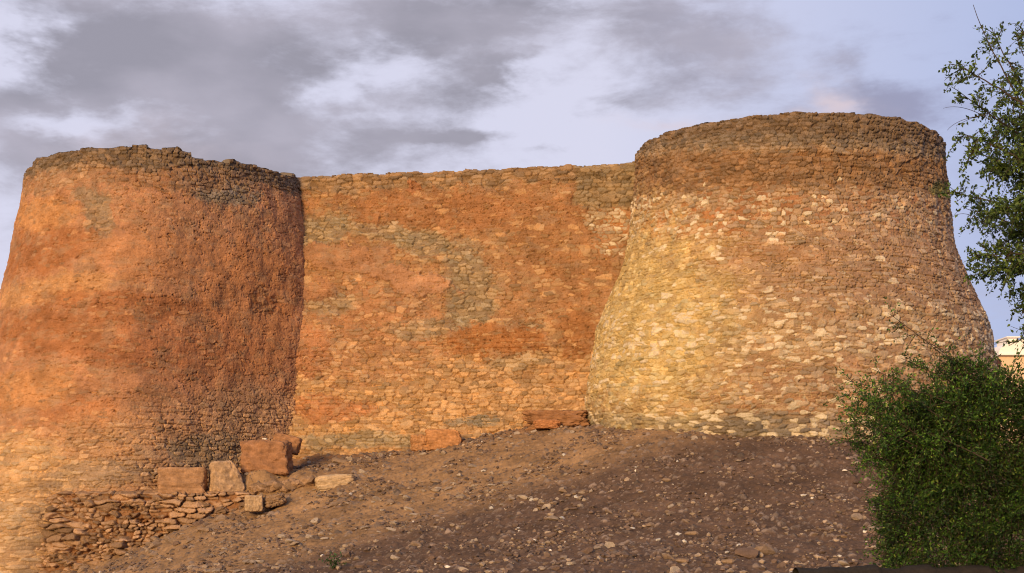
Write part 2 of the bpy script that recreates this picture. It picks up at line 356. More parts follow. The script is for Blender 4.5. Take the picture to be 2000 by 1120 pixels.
def paintL(Z, px, py, T, z):
    sh = px.shape
    Z.mud = np.empty(sh+(3,)); Z.mud[:] = (.41, .20, .105); Z.sto = np.empty(sh+(3,)); Z.sto[:] = (.36, .21, .11)
    Z.cov = np.full(sh, .86); Z.smooth = np.zeros(sh)
    yy = Z.py-60*(1-np.sqrt(np.clip(1-((px-318)/330)**2, 0, 1)))
    top = ss(352, 328, yy-.06*(px-320)); Z.put(top, (.165, .108, .07), .08, (.205, .143, .095))
    Z.put(Z.blob(430, 370, 70, 34, 15), (.24, .19, .14), .35, (.25, .20, .15), .9)
    Z.put(Z.blob(330, 352, 150, 22), (.30, .15, .08), .35, (.27, .17, .1), .7)
    Z.put(Z.blob(195, 425, 26, 60, -4), (.27, .195, .125), .62, None, .85)
    Z.put(Z.blob(170, 385, 30, 18), (.30, .23, .16), .6, None, .7)
    Z.put(Z.blob(120, 350, 80, 22, -18), (.36, .2, .11), .55, (.32, .22, .14), .7)
    Z.put(Z.blob(90, 420, 60, 34), (.52, .25, .10), .8, None, .8)
    Z.put(Z.blob(100, 490, 95, 42, -15), (.35, .14, .055), .9, None, .85)
    Z.put(Z.blob(110, 565, 140, 26, -8), (.52, .27, .12), .85, None, .85)
    w = Z.blob(370, 505, 200, 52, 4); Z.put(w, (.46, .215, .10), 1.05, None, .9); Z.smooth = np.maximum(Z.smooth, w)
    w = Z.blob(480, 600, 90, 150); Z.put(w, (.45, .205, .09), 1.0, None, .8); Z.smooth = np.maximum(Z.smooth, w*.9)
    Z.put(Z.blob(420, 430, 110, 30, 0), (.40, .20, .105), .72, None, .7)
    Z.put(Z.blob(250, 600, 160, 30, 6), (.34, .13, .05), .72, None, .75)
    Z.put(Z.blob(120, 650, 140, 42, 0), (.35, .14, .055), .85, None, .8)
    Z.put(Z.blob(350, 680, 170, 60, 0), (.39, .165, .075), .78, None, .7)
    Z.put(Z.blob(300, 690, 120, 35, 0), (.34, .13, .055), .74, None, .5)
    Z.put(Z.blob(515, 590, 30, 28), (.30, .12, .05), .45, None, .8)
    Z.put(Z.blob(60, 760, 90, 40, -10), (.50, .24, .10), .85, None, .8)
    Z.put(Z.blob(120, 830, 110, 40, -10), (.42, .16, .06), .9, None, .7)
    low = ss(760, 860, Z.py+.12*(px-250)); Z.course = .5*low*ss(120, 300, px)+.10; Z.pit = .30+.5*ss(.05, -.25, Z.n); Z.groove = .12+.6*low; Z.smooth = np.maximum(Z.smooth, .55*(1-low)*ss(-.2, .15, Z.n)); Z.put(low, (.46, .26, .14), .70, (.46, .29, .16), .9)
    Z.put(Z.blob(410, 885, 90, 38, 0), (.25, .185, .125), .62, None, .9)
    Z.put(Z.blob(480, 800, 80, 50, 0), (.33, .20, .12), .78, None, .6)
    Z.put(Z.blob(40, 940, 110, 90, -20), (.54, .32, .155), .66, (.52, .34, .18), .85)
    Z.put(ss(968, 985, Z.py)*ss(120, 100, Z.px), (.42, .26, .145), .34, (.48, .33, .19), .9)
    Z.put(Z.blob(190, 930, 110, 26, -6), (.33, .235, .16), .6, None, .7)
    return .0, None, .05
tower('round_tower', LX, LY, zsL, rsL, -2.6, topL, flareL, paintL, 202,
      'left round tower in orange mud render with broken dark stone rim', h=.105, asp=2.3, amp=.10)

# --- curtain wall between the towers
def curtain():
    step = .019
    xs = np.arange(-8.6, 4.9, step); zz = np.arange(-.2, TOP+.001, step)
    X, Z0 = np.meshgrid(xs, zz); seed = 303
    yt = 48.1+(X+6.8)/(3.77+6.8)*(46.07-48.1)
    tt = 10.86+.03*gn(xs*1.9, xs*0, 3)+.05*(hsh(np.floor(xs*2.7), xs*0, 8)-.5)-.05*ss(-6.9, -5.5, xs)*0
    Zc = Z0+(tt[None, :]-TOP)*ss(TOP-1.6, TOP, Z0)
    f = (TOP-Zc)/9.0
    yb = yt-1.85*np.clip(f, 0, 1.3)**1.25
    P = np.stack([X, yb, Zc], -1); px, py = pxy(P); u = X*1.0; v = Zc
    Z = Zones(px, py, u, v, seed); sh = px.shape
    Z.mud = np.empty(sh+(3,)); Z.mud[:] = (.36, .185, .088); Z.sto = np.empty(sh+(3,)); Z.sto[:] = (.38, .24, .12)
    Z.cov = np.full(sh, .68); Z.smooth = np.zeros(sh)+.15; Z.groove = .35+.5*ss(600, 720, Z.py)
    line = 347-30*(px-600)/637
    low = ss(630, 720, Z.py); Z.course = .2+.8*low; Z.put(low, (.40, .225, .11), .40, (.48, .30, .15))
    Z.put(Z.blob(700, 640, 170, 110), (.42, .20, .10), .62, (.4, .26, .15), .6)
    Z.put(Z.blob(900, 415, 330, 40, 0), (.34, .155, .066), .92, None, .9)
    Z.put(Z.blob(1100, 480, 120, 80, 0), (.32, .155, .068), .78, None, .7)
    grey = dict(col=(.24, .185, .12), cover=.30, stone=(.36, .27, .165))
    Z.put(Z.blob(632, 448, 58, 36, -8), **grey, amt=.75)
    Z.put(Z.blob(740, 452, 90, 18, 10), **grey, amt=.6)
    Z.put(Z.blob(830, 478, 60, 26, 20), **grey, amt=.7)
    Z.put(Z.blob(915, 560, 52, 86, -12), **grey, amt=.75)
    Z.put(Z.blob(640, 590, 50, 26, 0), **grey, amt=.6)
    Z.put(Z.blob(850, 640, 90, 22, -6), **grey, amt=.6)
    Z.put(Z.blob(1010, 640, 50, 16, 0), **grey, amt=.6)
    Z.put(Z.blob(1010, 705, 60, 20, 0), **grey, amt=.5)
    w = Z.blob(675, 505, 95, 26, 4, .2); Z.put(w, (.37, .185, .095), 1.05); Z.smooth = np.maximum(Z.smooth, w)
    w = Z.blob(800, 548, 92, 24, 16, .15); Z.put(w, (.42, .215, .115), 1.12); Z.smooth = np.maximum(Z.smooth, w)
    w = Z.blob(615, 570, 45, 20, 4, .3); Z.put(w, (.36, .175, .09), 1.0); Z.smooth = np.maximum(Z.smooth, w)
    w = Z.blob(965, 662, 100, 36, 0, .2); Z.put(w, (.35, .15, .055), .92); Z.smooth = np.maximum(Z.smooth, w*.5)
    w = Z.blob(1125, 640, 40, 60, 0, .4); Z.put(w, (.33, .15, .06), .85)
    w = Z.blob(600, 690, 50, 50, 0, .4); Z.put(w, (.43, .2, .10), .95)
    w = Z.blob(640, 800, 90, 26, 0, .4); Z.put(w, (.45, .2, .09), .78, (.42, .24, .12))
    Z.put(Z.blob(690, 862, 130, 14, -2), **grey, amt=.8)
    Z.put(Z.blob(930, 822, 60, 14, -4), (.24, .20, .15), .9, amt=.9)
    top = ss(34, 26, py-line+26*fbm(u*1.1, v*1.5, 5, 9, .6)); Z.put(top, (.21, .125, .066), .08, (.35, .225, .13))
    Z.put(Z.blob(805, 370, 15, 11, 0, .15), (.46, .20, .09), 1.05)
    tr = ss(1118, 1128, Z.px)*ss(410, 398, Z.py); Z.put(tr, (.20, .135, .075), .07, (.31, .215, .125))
    pale = Z.blob(1190, 445, 42, 46, 0, .3); Z.put(pale, (.37, .165, .065), .40, (.5, .42, .28))
    white = .0+.32*pale
    H, C = masonry(u, v, Z, seed, h=.12, asp=2.2, amp=.115, big=.14, white=white)
    H = H+.11*fbm(u*.55, v*.55, 3, 33)+.05*fbm(u*1.6, v*1.6, 3, 34)
    H = H-.06*ss(.16, 0, tt[None, :]-Zc)**2
    nrm = np.array((-.19, -.98, .12))
    V = P+H[..., None]*nrm
    nr, nc = sh
    # top and back: continue the grid over the wall head and down behind
    rows = [V]; cols = [C]
    for k, (dy, dz) in enumerate([(.25, .02), (.7, .0), (1.3, -.03), (1.9, -.05), (2.05, -.3), (2.1, -4), (2.1, -11)]):
        r = V[-1].copy(); r[:, 1] += dy; r[:, 2] += dz+.04*fbm(xs*3, xs*0+k*2.3, 3, 50); rows.append(r[None]); cols.append((np.array((.24, .17, .11))*(1+.3*gn(xs*4, xs*0+k, 9))[:, None])[None])
    V = np.concatenate(rows); C = np.concatenate(cols)
    o = mk('curtain_wall', V.reshape(-1, 3), grid_faces(V.shape[0], nc), M_wall, None, C.reshape(-1, 3), loc=(-1.5, 46, 2))
    tag(o, 'long orange rubble and mud curtain wall joining the two round towers', 'wall')
curtain()

# ------------------------------------------------------------------ ground
CP = [(1150, 836, 43.6), (1250, 843, 41), (1400, 850, 39.6), (1539, 853, 39), (1700, 855, 39.3), (1900, 866, 42), (2050, 880, 46), (1080, 838, 44.6), (1010, 842, 45), (900, 868, 45.2), (800, 880, 45.4), (700, 888, 45.8),
      (600, 893, 46), (565, 912, 45.4), (520, 921, 43.3), (600, 908, 44.6), (485, 924, 42.6), (520, 923, 42.5), (562, 923, 42.5), (620, 925, 42.8), (560, 960, 42.5), (492, 998, 41.5), (520, 990, 41.5), (455, 1003, 41.9), (420, 1012, 41.2), (350, 1040, 41.6), (300, 1075, 40), (200, 1118, 40), (60, 1170, 40), (-200, 1200, 40),
      (1500, 975, 34.5), (1250, 960, 36), (1000, 925, 40), (850, 960, 40), (700, 1000, 39), (1500, 1105, 28), (1200, 1112, 28), (900, 1122, 29), (600, 1125, 32), (350, 1130, 35), (1750, 1105, 28), (1800, 970, 34), (2200, 1000, 36), (2200, 1105, 28)]
cp = np.array([at(*c) for c in CP]+[(x, y, -1.62) for x in (-24, -12, 0, 12, 24) for y in (21, 15)]+[(-24, 34, -1.75), (-24, 48, -1.7), (26, 36, -1.3), (26, 52, .6)]
              + [(x, y, 1.6) for x, y in ((-11.4, 49), (8.3, 46), (0, 52), (-6, 58), (10, 58), (0, 48.5))]+[(-24, 62, -.5), (26, 64, .4)])
def tps(xy, z, lam=.02):
    d = np.linalg.norm(xy[:, None]-xy[None], axis=-1); K = d*d*np.log(d+1e-9); n = len(z)
    A = np.zeros((n+3, n+3)); A[:n, :n] = K+lam*np.eye(n); A[:n, n] = 1; A[:n, n+1:] = xy; A[n, :n] = 1; A[n+1:, :n] = xy.T
    return np.linalg.solve(A, np.concatenate([z, np.zeros(3)]))
TW = tps(cp[:, :2], cp[:, 2])
def ground_z(x, y):
    x = np.asarray(x, float); y = np.asarray(y, float)
    xc = np.clip(x, -24, 26); yc = np.clip(y, 15, 64)
    t = TW[-3]+TW[-2]*xc+TW[-1]*yc
    for i in range(len(cp)):
        d2_ = (xc-cp[i, 0])**2+(yc-cp[i, 1])**2+1e-12; t = t+TW[i]*d2_*.5*np.log(d2_)
    far = np.maximum(np.maximum(np.abs(x-1)-25, 0), np.maximum(np.maximum(y-64, 15-y), 0))
    return t*(1-ss(0, 30, far))+(-1.65)*ss(0, 30, far)
def ground_rough(x, y):
    k = .13*fbm(x*.5, y*.5, 4, 400)+.085*fbm(x*1.7, y*1.7, 4, 401, .65)+.055*fbm(x*5, y*5, 4, 402, .75)
    return k
def axis(lo, hi, st, far):
    a = np.arange(lo, hi, st); out_ = []; s = st; p = hi
    while p < far: out_.append(p); s *= 1.22; p += s
    out2 = []; s = st; p = lo-st
    while p > -far: out2.append(p); s *= 1.22; p -= s
    return np.array(out2[::-1]+list(a)+out_)
gx = axis(-15.5, 15.5, .033, 4000); gy = axis(24, 47.5, .045, 4000)
GX, GY = np.meshgrid(gx, gy)
GZ = ground_z(GX, GY)
near = ss(40, 20, np.abs(GX))*ss(0, 18, GY)*ss(75, 52, GY)
rough = ground_rough(GX, GY)
# stones half buried in the earth
e, f1, r1, r2, r3 = cells(GX+.1*fbm(GX*3, GY*3, 2, 5), GY+.1*fbm(GX*3+5, GY*3, 2, 6), .19, 1.3, 440, .45, .45)
dn = ss(-.25, .35, fbm(GX*.55, GY*.55, 3, 430))
on = (r3 < .05+.42*dn**2)*1.0
bur = ss(.48, .1, f1/(.45+.6*r1))*on*(.5+.9*r1)*.055
e_, f_, s1_, s2_, s3_ = cells(GX, GY, .085, 1.2, 450, .45, .45)
bur2 = ss(.5, .1, f_/(.4+.5*s1_))*(s3_ < .35)*.022
hgt = rough+np.maximum(bur, bur2)
Vg = np.stack([GX, GY, GZ+hgt*near], -1)
pxg, pyg = 1000+FPX*GX/np.maximum(GY, 1), HOR-FPX*GZ/np.maximum(GY, 1)
base = np.empty(GX.shape+(3,)); base[:] = (.110, .066, .043)
# lit slope by the wall painted tan, shaded slope lower right painted dark grey-brown
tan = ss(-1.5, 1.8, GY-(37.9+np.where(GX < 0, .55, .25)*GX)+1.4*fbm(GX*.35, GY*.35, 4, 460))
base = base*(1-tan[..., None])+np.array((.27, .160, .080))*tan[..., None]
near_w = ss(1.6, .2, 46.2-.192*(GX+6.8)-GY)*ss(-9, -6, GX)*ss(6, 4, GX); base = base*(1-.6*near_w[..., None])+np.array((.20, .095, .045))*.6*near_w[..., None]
base = base*(1+.55*fbm(GX*.8, GY*.8, 4, 470, .65)+.35*fbm(GX*7, GY*7, 3, 471, .6))[..., None]
smk = (np.maximum(bur, bur2) > .008)*1.0
stc = np.array((.19, .135, .10))*(.5+1.0*np.where(bur > bur2, r2, s2_))[..., None]
base = base*(1-smk[..., None])+stc*smk[..., None]
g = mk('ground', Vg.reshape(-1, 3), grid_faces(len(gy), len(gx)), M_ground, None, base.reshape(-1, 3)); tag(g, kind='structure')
def gz(x, y):
    a = np.atleast_1d(np.float64(x)); b = np.atleast_1d(np.float64(y))
    return float((ground_z(a, b)+ground_rough(a, b))[0])
def on_ground(px, py, lo=24, hi=47):
    """point where the photo ray meets the ground"""
    d = np.arange(lo, hi, .05); x = (px-1000)/FPX*d; zr = (HOR-py)/FPX*d
    z = ground_z(x, d)+ground_rough(x, d); k = np.nonzero(z >= zr)[0]
    i = k[0] if len(k) else len(d)-1
    return x[i], d[i], z[i]

# ------------------------------------------------------------------ rocks and blocks
def ico(sub):
    import bmesh
    b = bmesh.new(); bmesh.ops.create_icosphere(b, subdivisions=sub, radius=1)
    V = np.array([v.co[:] for v in b.verts]); F = np.array([[v.index for v in f.verts] for f in b.faces]); b.free(); return V, F
I1 = ico(1); I3 = ico(4); I2 = ico(2)
def n3(P, s, seed):
    return (gn(P[:, 0]*s+seed*1.3, P[:, 1]*s+P[:, 2]*s*.7, seed)+gn(P[:, 1]*s+3+P[:, 0]*.6*s, P[:, 2]*s+seed, seed+3))*.5
def rock_shape(seed, sub=I2, cuts=9, rough=.10):
    r = np.random.default_rng(seed); V = sub[0].copy()
    for _ in range(cuts):
        n = r.normal(size=3); n /= np.linalg.norm(n); c = .45+.35*r.random(); d = V@n; m = d > c
        V[m] -= np.outer(d[m]-c, n)
    return V*(1+rough*n3(V, 2.2, seed)[:, None]*2)
def block_shape(seed, n=34, soft=.18, rough=.05):
    """squared, weathered building block: cube surface grid, worn corners, chips"""
    a = np.linspace(-1, 1, n); vs_ = []; fs = []; off = 0
    for ax in range(3):
        for sg in (-1, 1):
            A, B = np.meshgrid(a, a); P = np.zeros((n, n, 3)); P[..., ax] = sg; P[..., (ax+1) % 3] = A; P[..., (ax+2) % 3] = B
            f = grid_faces(n, n); f = f if sg > 0 else f[:, ::-1]
            vs_.append(P.reshape(-1, 3)); fs.append(f+off); off += n*n
    V = np.concatenate(vs_); F = np.concatenate(fs)
    key = np.round(V*1000).astype(int); _, idx, inv = np.unique(key, axis=0, return_index=True, return_inverse=True)
    V = V[idx]; F = inv.reshape(-1)[F]
    q = 1/soft*1.6; nrm = (np.abs(V)**q).sum(1)**(1/q); V = V/nrm[:, None]
    V = V*(1+rough*n3(V, 1.6, seed)[:, None]*2+rough*1.6*n3(V, 3.3, seed+7)[:, None]+rough*1.2*n3(V, 10, seed+9)[:, None])
    return V, F
def colr(V, c, seed, var=.3):
    return np.array(c)*(1+var*n3(V, 4.5, seed)[:, None]*1.5)

def place_block(name, x0, y0, x1, y1, depth, dd, label, col, cat='stone block', seed=0, rotz=0, tilt=0, warp=None, soft=.16, rough=.05, parent_group=None):
    V, F = block_shape(seed, soft=soft, rough=rough)
    w = (x1-x0)/FPX*depth/2; h = (y1-y0)/FPX*depth/2
    C = colr(V, col, seed)
    V = V*np.array((w, dd/2, h))
    if warp: V = warp(V, w, h)
    c = math.cos(tilt); s = math.sin(tilt); V = np.stack([V[:, 0]*c-V[:, 2]*s, V[:, 1], V[:, 0]*s+V[:, 2]*c], -1)
    o = mk(name, V, F, M_rock, None, C); cx, cy, cz = at((x0+x1)/2, (y0+y1)/2, depth)
    o.location = (cx, cy, cz); o.rotation_euler[2] = rotz
    tag(o, label, cat, parent_group); return o
def w_slant(V, w, h):            # right side falls away towards the top
    t = np.clip((V[:, 2]/h+1)/2, 0, 1); r = np.clip(V[:, 0]/w, 0, 1); V = V.copy(); V[:, 0] -= r*t**1.5*w*.75; return V
def w_taper(V, w, h):
    V = V.copy(); V[:, 2] *= 1-.45*np.clip(V[:, 0]/w, 0, 1); V[:, 2] += .25*h*np.clip(V[:, 0]/w, 0, 1); return V
def w_peak(V, w, h):
    V = V.copy(); t = np.clip(V[:, 2]/h, 0, 1); V[:, 0] -= t*.16*w; V[:, 2] -= t*h*.25*np.clip(V[:, 0]/w, 0, 1)**2; return V
place_block('squared_block', 312, 914, 401, 967, 42.35, .75, 'wide squared block on the ledge, first block from the left', (.33, .185, .10), seed=3, rotz=.10, soft=.12)
place_block('cut_block', 412, 902, 476, 966, 42.45, .8, 'upright block with slanting right side between two wider blocks', (.40, .26, .155), seed=8, rotz=.35, warp=w_slant, soft=.15)
place_block('squared_block', 476, 864, 566, 929, 43.0, .8, 'biggest reddish square block, at the foot of the left tower', (.29, .145, .075), seed=12, rotz=-.06, soft=.13, rough=.075)
place_block('broken_slab', 534, 850, 586, 884, 44.0, .5, 'broken reddish slab leaning behind the biggest square block', (.30, .15, .075), 'slab', seed=15, tilt=-.25, soft=.2)
place_block('small_block', 479, 968, 513, 1000, 40.9, .45, 'small cube-shaped block below the ledge at the end of the ruined wall', (.40, .27, .16), seed=21, rotz=.15, soft=.14)
place_block('fallen_rock', 515, 968, 556, 990, 41.1, .5, 'brown rock lying just right of the small cube-shaped block', (.26, .165, .10), 'rock', seed=24, soft=.35, rough=.12, tilt=.2)
place_block('oblong_block', 618, 927, 692, 960, 41.8, .7, 'smooth oblong pale block alone on the slope, tapering to the right', (.46, .32, .19), seed=27, tilt=.12, rotz=.2, warp=w_taper, soft=.26)
place_block('squared_block', 836, 840, 902, 880, 44.6, .7, 'orange block with slanting top leaning against the foot of the curtain wall', (.42, .20, .085), seed=31, rotz=.05, warp=w_peak, soft=.16)
place_block('small_block', 804, 850, 842, 882, 44.7, .6, 'small orange block left of the slant-topped block at the curtain wall', (.38, .19, .085), seed=35, soft=.25, rough=.09)
place_block('footing', 1034, 806, 1150, 842, 44.4, .9, 'long low reddish footing beside the right tower base', (.27, .135, .068), 'masonry', seed=39, soft=.25, rough=.15, rotz=-.18)
place_block('footing_stone', 1044, 821, 1092, 838, 43.9, .4, 'rounded reddish stone in front of the long footing', (.38, .17, .075), 'stone', seed=41, soft=.35, rough=.1)
place_block('small_rock', 512, 856, 522, 867, 43.0, .18, 'tiny white stone perched on the biggest square block', (.60, .52, .42), 'stone', seed=43, soft=.35)

def cluster(name, pts, label, cat, col, seed, spread_d, size, flat=.6):
    """a heap of stones cemented together: one mesh"""
    r = np.random.default_rng(seed); Vs = []; Fs = []; Cs = []; off = 0; y0_ = None
    for (px, py, s) in pts:
        x, y, z = on_ground(px, py)
        if y0_ is None: y0_ = y
        y = min(max(y, y0_-.12), y0_+.12); x = (px-1000)/FPX*y; z = gz(x, y); shp = rock_shape(int(r.integers(1e6)), I2)
        V = shp*np.array((s*r.uniform(.9, 1.4), s, s*flat)); a = r.uniform(0, 6); c, q = math.cos(a), math.sin(a)
        V = np.stack([V[:, 0]*c-V[:, 1]*q, V[:, 0]*q+V[:, 1]*c, V[:, 2]], -1)+np.array((x, y, z+s*flat*.35))
        Vs.append(V); Fs.append(I2[1]+off); off += len(V); Cs.append(np.tile(np.array(col)*r.uniform(.65, 1.3), (len(V), 1)))
    V = np.concatenate(Vs); o = mk(name, V, np.concatenate(Fs), M_rock, None, np.concatenate(Cs), smooth=False, loc=V.mean(0))
    tag(o, label, cat); return o
r_ = np.random.default_rng(9)
cluster('rubble_heap', [(935+-30+_*1.0+r_.normal()*2, 858-abs(r_.normal())*3, r_.uniform(.15, .25)) for _ in range(60)], 'yellowish rubble heap by the wall, right of the slant-topped block', 'rubble heap', (.42, .29, .14), 1, 0, 0)
cluster('rubble_heap', [(971+_*.95+r_.normal(), 842-abs(r_.normal())*1.2, r_.uniform(.12, .18)) for _ in range(30)], 'smallest yellowish rubble heap, nearest the long footing', 'rubble heap', (.44, .32, .16), 2, 0, 0)
cluster('masonry_fragment', [(r_.uniform(492, 618), 962-abs(r_.normal())*5-.06*0, r_.uniform(.12, .26)) for _ in range(60)], 'low stub of buried masonry left of the smooth oblong block', 'masonry', (.27, .165, .095), 3, 0, 0, .8)
# ruined wall under the ledge, left
def ruined():
    seed = 505; step = .02
    th = np.arange(R(-19.5), R(32.5), step/6.8); zz = np.arange(-2.4, .52, step)
    T, Z0 = np.meshgrid(th, zz)
    d = np.degrees(T)
    topz = .50+.05*gn(th*12, th*0, 3)+.10*(hsh(np.floor(th*11), th*0, 5)-.4)*.6
    Zc = -2.4+(Z0+2.4)/(zz[-1]+2.4)*(topz[None, :]+2.4)
    u = T*6.8; v = Zc
    uw = u+.2*fbm(u*1.3, v*1.3, 4, seed); vw = v+.16*fbm(u*.7, v*.5, 4, seed+1)+.03*fbm(u*4, v*5, 2, seed+2)
    e, f1, a1, a2, a3 = cells(uw, vw, .17, 3.4, seed, .46, .30)
    e2, f2, b1, b2, b3 = cells(uw+.7, vw, .11, 1.9, seed+9, .46, .38)
    loose = ss(-.25, .2, fbm(u*.7, v*.9, 3, seed+5))
    S = ss(.0, .2, e)*(.1+.9*a1)*.32+.12*hsh(np.floor(vw/.34), np.floor(uw/2.3), 6)
    S2 = ss(.0, .25, e2)*(.1+.9*b1)*.24
    H = S*loose+S2*(1-loose)+.05*fbm(u*6, v*8, 4, seed+6, .65)-.20*ss(.2, .5, fbm(u*1.1, v*2.2, 4, seed+7, .6))
    face = np.where(T < 0, 6.45, np.maximum(6.45, 6.5/np.cos(T)))+.42*(.5-Zc)*.35
    # set back to the left where it meets the tower skin, dies out to the right
    Rr = face+H-.9*ss(31.3, 32.2, d)
    rr = np.where(loose > .5, a2, b2)
    C = np.array((.33, .205, .125))*(.45+.95*rr)[..., None]*(1+.3*fbm(u*3, v*3, 3, seed+8))[..., None]
    deep = ss(.09, .02, H); C = C*(1-deep[..., None])+np.array((.25, .12, .055))*deep[..., None]
    V = np.stack([LX+Rr*np.sin(T), LY-Rr*np.cos(T), Zc], -1)
    rows = [V]; cols = [C]
    for k, q in enumerate(np.linspace(0, 1.7, 34)[1:]):
        r = V[-1].copy(); rad = Rr[-1]-q; r[:, 0] = LX+rad*np.sin(th); r[:, 1] = LY-rad*np.cos(th)
        r[:, 2] = topz+.07*fbm(th*28, th*0+q*6, 4, seed+10, .6)*min(1, q*4)+.03*ss(0, .2, q)+.1*q; rows.append(r[None])
        cols.append((np.array((.33, .195, .105))*(1+.5*fbm(th*30, th*0+q*7, 3, 4))[:, None])[None])
    V = np.concatenate(rows); C = np.concatenate(cols)
    o = mk('ruined_wall', V.reshape(-1, 3), grid_faces(V.shape[0], len(th)), M_wall, None, C.reshape(-1, 3), loc=(LX, 42, -1))
    tag(o, 'collapsed rubble wall below the ledge in front of the left tower', 'ruined wall')
ruined()

# loose stones: a dozen shapes, many copies
protos = []
for k in range(14):
    V = rock_shape(700+k, I2, 10, .12); r = np.random.default_rng(k); V = V*np.array((1, r.uniform(.5, .9), r.uniform(.32, .6)))
    c = [(.32, .235, .165), (.24, .165, .115), (.40, .31, .23), (.17, .11, .08), (.28, .185, .115)][k % 5]
    me_o = mk('loose_stone', V, I2[1], M_rock, None, colr(V, c, k), smooth=False); protos.append(me_o)
def stone_at(px, py, size, k, label, group, rz=None, z=None, flat=None, d=None):
    if d is None: x, y, zz_ = on_ground(px, py)
    else: x, y, zz_ = at(px, py, d)
    src = protos[k]
    o = src if not src.get('used') else src.copy()
    if src.get('used'): COL.objects.link(o)
    src['used'] = 1
    s = size/FPX*y/2
    o.location = (x, y, zz_+s*.12); o.scale = (s, s*random.uniform(.8, 1.1), s*(flat or random.uniform(.8, 1.2)))
    o.rotation_euler = (random.uniform(-.25, .25)+.2, random.uniform(-.3, .3), random.uniform(0, 6.28) if rz is None else rz)
    if 'used' in o and o is not src: del o['used']
    tag(o, label, 'stone', group); return o
# named larger ones in the photograph
for (px, py, s, k, lb) in [(1462, 1089, 62, 3, 'flat grey stone, left of the two largest at the lower right'), (1500, 1083, 66, 1, 'tilted flat slab, right of the two largest at the lower right'),
                           (856, 958, 20, 2, 'white angular stone on the tan part of the slope'), (798, 997, 26, 2, 'pale rounded stone where the tan slope turns dark'),
                           (1707, 945+90, 24, 2, 'round pale stone beside the big shrub'), (1046, 998, 16, 7, 'white pebble on the dark middle slope'),
                           (665, 905, 40, 4, 'flat tan stone on the slope below the curtain wall'), (708, 925, 22, 12, 'pale chunk just above the oblong block')]:
    stone_at(px, py, s, k, lb, None, rz=random.uniform(-.4, .4))
cnt = 0
# tumbled stones along the foot of the ruined wall
for i in range(38):
    t = i/38; px = 110+t*400+random.gauss(0, 12); py = 1112-t*105+random.gauss(0, 10)-random.random()*12
    stone_at(px, py, random.uniform(14, 38), random.choice([1, 4, 6, 9, 11, 14-1]), 'tan stone tumbled at the foot of the ruined wall', 'stones at the foot of the ruined wall', rz=random.gauss(0, .5), flat=1.2); cnt += 1
for i in range(55):
    px = random.uniform(380, 1000); py = 1115-(px-380)*.36+random.gauss(0, 30)+20; py = min(py, 1118)
    if py < 880: continue
    stone_at(px, py, random.uniform(10, 32), random.choice([0, 2, 4, 5, 9, 10, 12]), 'small pale flat stone on the tan upper slope', 'stones on the tan slope', rz=random.gauss(.3, .5)); cnt += 1
for i in range(62):
    px = random.uniform(600, 1740); py = 1119-abs(random.gauss(0, 75))
    if py < 900: continue
    stone_at(px, py, random.uniform(12, 36), random.randrange(14), 'small brown-grey stone on the dark lower slope', 'stones on the dark slope', rz=random.gauss(0, .7)); cnt += 1
for (cx_, cy_, sx_, sy_, n_, lo, hi, lb, gp) in [(1070, 985, 32, 9, 24, 13, 32, 'purplish stone of the pile in the middle of the dark slope', 'stones of the middle pile'),
        (1128, 966, 16, 8, 12, 10, 24, 'stone of the small pile just above the middle pile', 'stones of the small upper pile'), (1610, 1040, 22, 5, 20, 9, 20, 'pale stone of the loose pile left of the big shrub', 'stones piled near the shrub'),
        (1330, 1000, 60, 12, 18, 9, 24, 'brownish stone in the scatter right of the middle pile', 'stones scattered right of the middle pile')]:
    for i in range(n_): stone_at(cx_+random.gauss(0, sx_), cy_+random.gauss(0, sy_), random.uniform(lo, hi), random.randrange(14), lb, gp)
for i in range(52):                                            # debris at the foot of the walls
    px = random.uniform(590, 1660); py = float(np.interp(px, [590, 700, 900, 1010, 1150, 1250, 1400, 1539, 1660], [896, 890, 872, 845, 838, 846, 854, 857, 858]))+abs(random.gauss(0, 4))+1
    stone_at(px, py, random.uniform(6, 20), random.randrange(14), 'small stone fallen at the foot of the walls', 'stones along the wall foot')
# countless small bits
def scatter(n, seed):
    r = np.random.default_rng(seed); shapes = [rock_shape(900+k, I1, 6, .15)*np.array((1, r.uniform(.5, 1), r.uniform(.35, .8))) for k in range(20)]
    X = r.uniform(-14, 12, n*3); Y = r.uniform(26, 46, n*3)
    dnz = .10+.90*ss(-.25, .45, fbm(X*.6, Y*.6, 3, 480))**1.5; kp = r.random(n*3) < dnz; X = X[kp][:n]; Y = Y[kp][:n]
    Zz = ground_z(X, Y)+ground_rough(X, Y); px = 1000+FPX*X/Y; py = HOR-FPX*Zz/Y
    Vs = []; Cs = []; m = len(X)
    for i in range(m):
        s = .018+.085*r.random()**3.6; a = r.uniform(0, 6.28); c, q = math.cos(a), math.sin(a); V = shapes[i % 20]*s
        V = np.stack([V[:, 0]*c-V[:, 1]*q, V[:, 0]*q+V[:, 1]*c, V[:, 2]], -1)+np.array((X[i], Y[i], Zz[i]+s*.2)); Vs.append(V)
        b = r.random(); k = np.array((.15, .10, .075)) if b < .72 else (np.array((.30, .22, .155)) if b < .985 else np.array((.58, .52, .45)))
        Cs.append(np.tile(k*r.uniform(.7, 1.3), (len(V), 1)))
    F = (I1[1][None]+(np.arange(m)*len(I1[0]))[:, None, None]).reshape(-1, 3)
    o = mk('gravel', np.concatenate(Vs), F, M_rock, None, np.concatenate(Cs), smooth=False)
    tag(o, 'fine gravel and stone chips strewn over the earth slope', 'gravel', kind='stuff')
scatter(24000, 3)

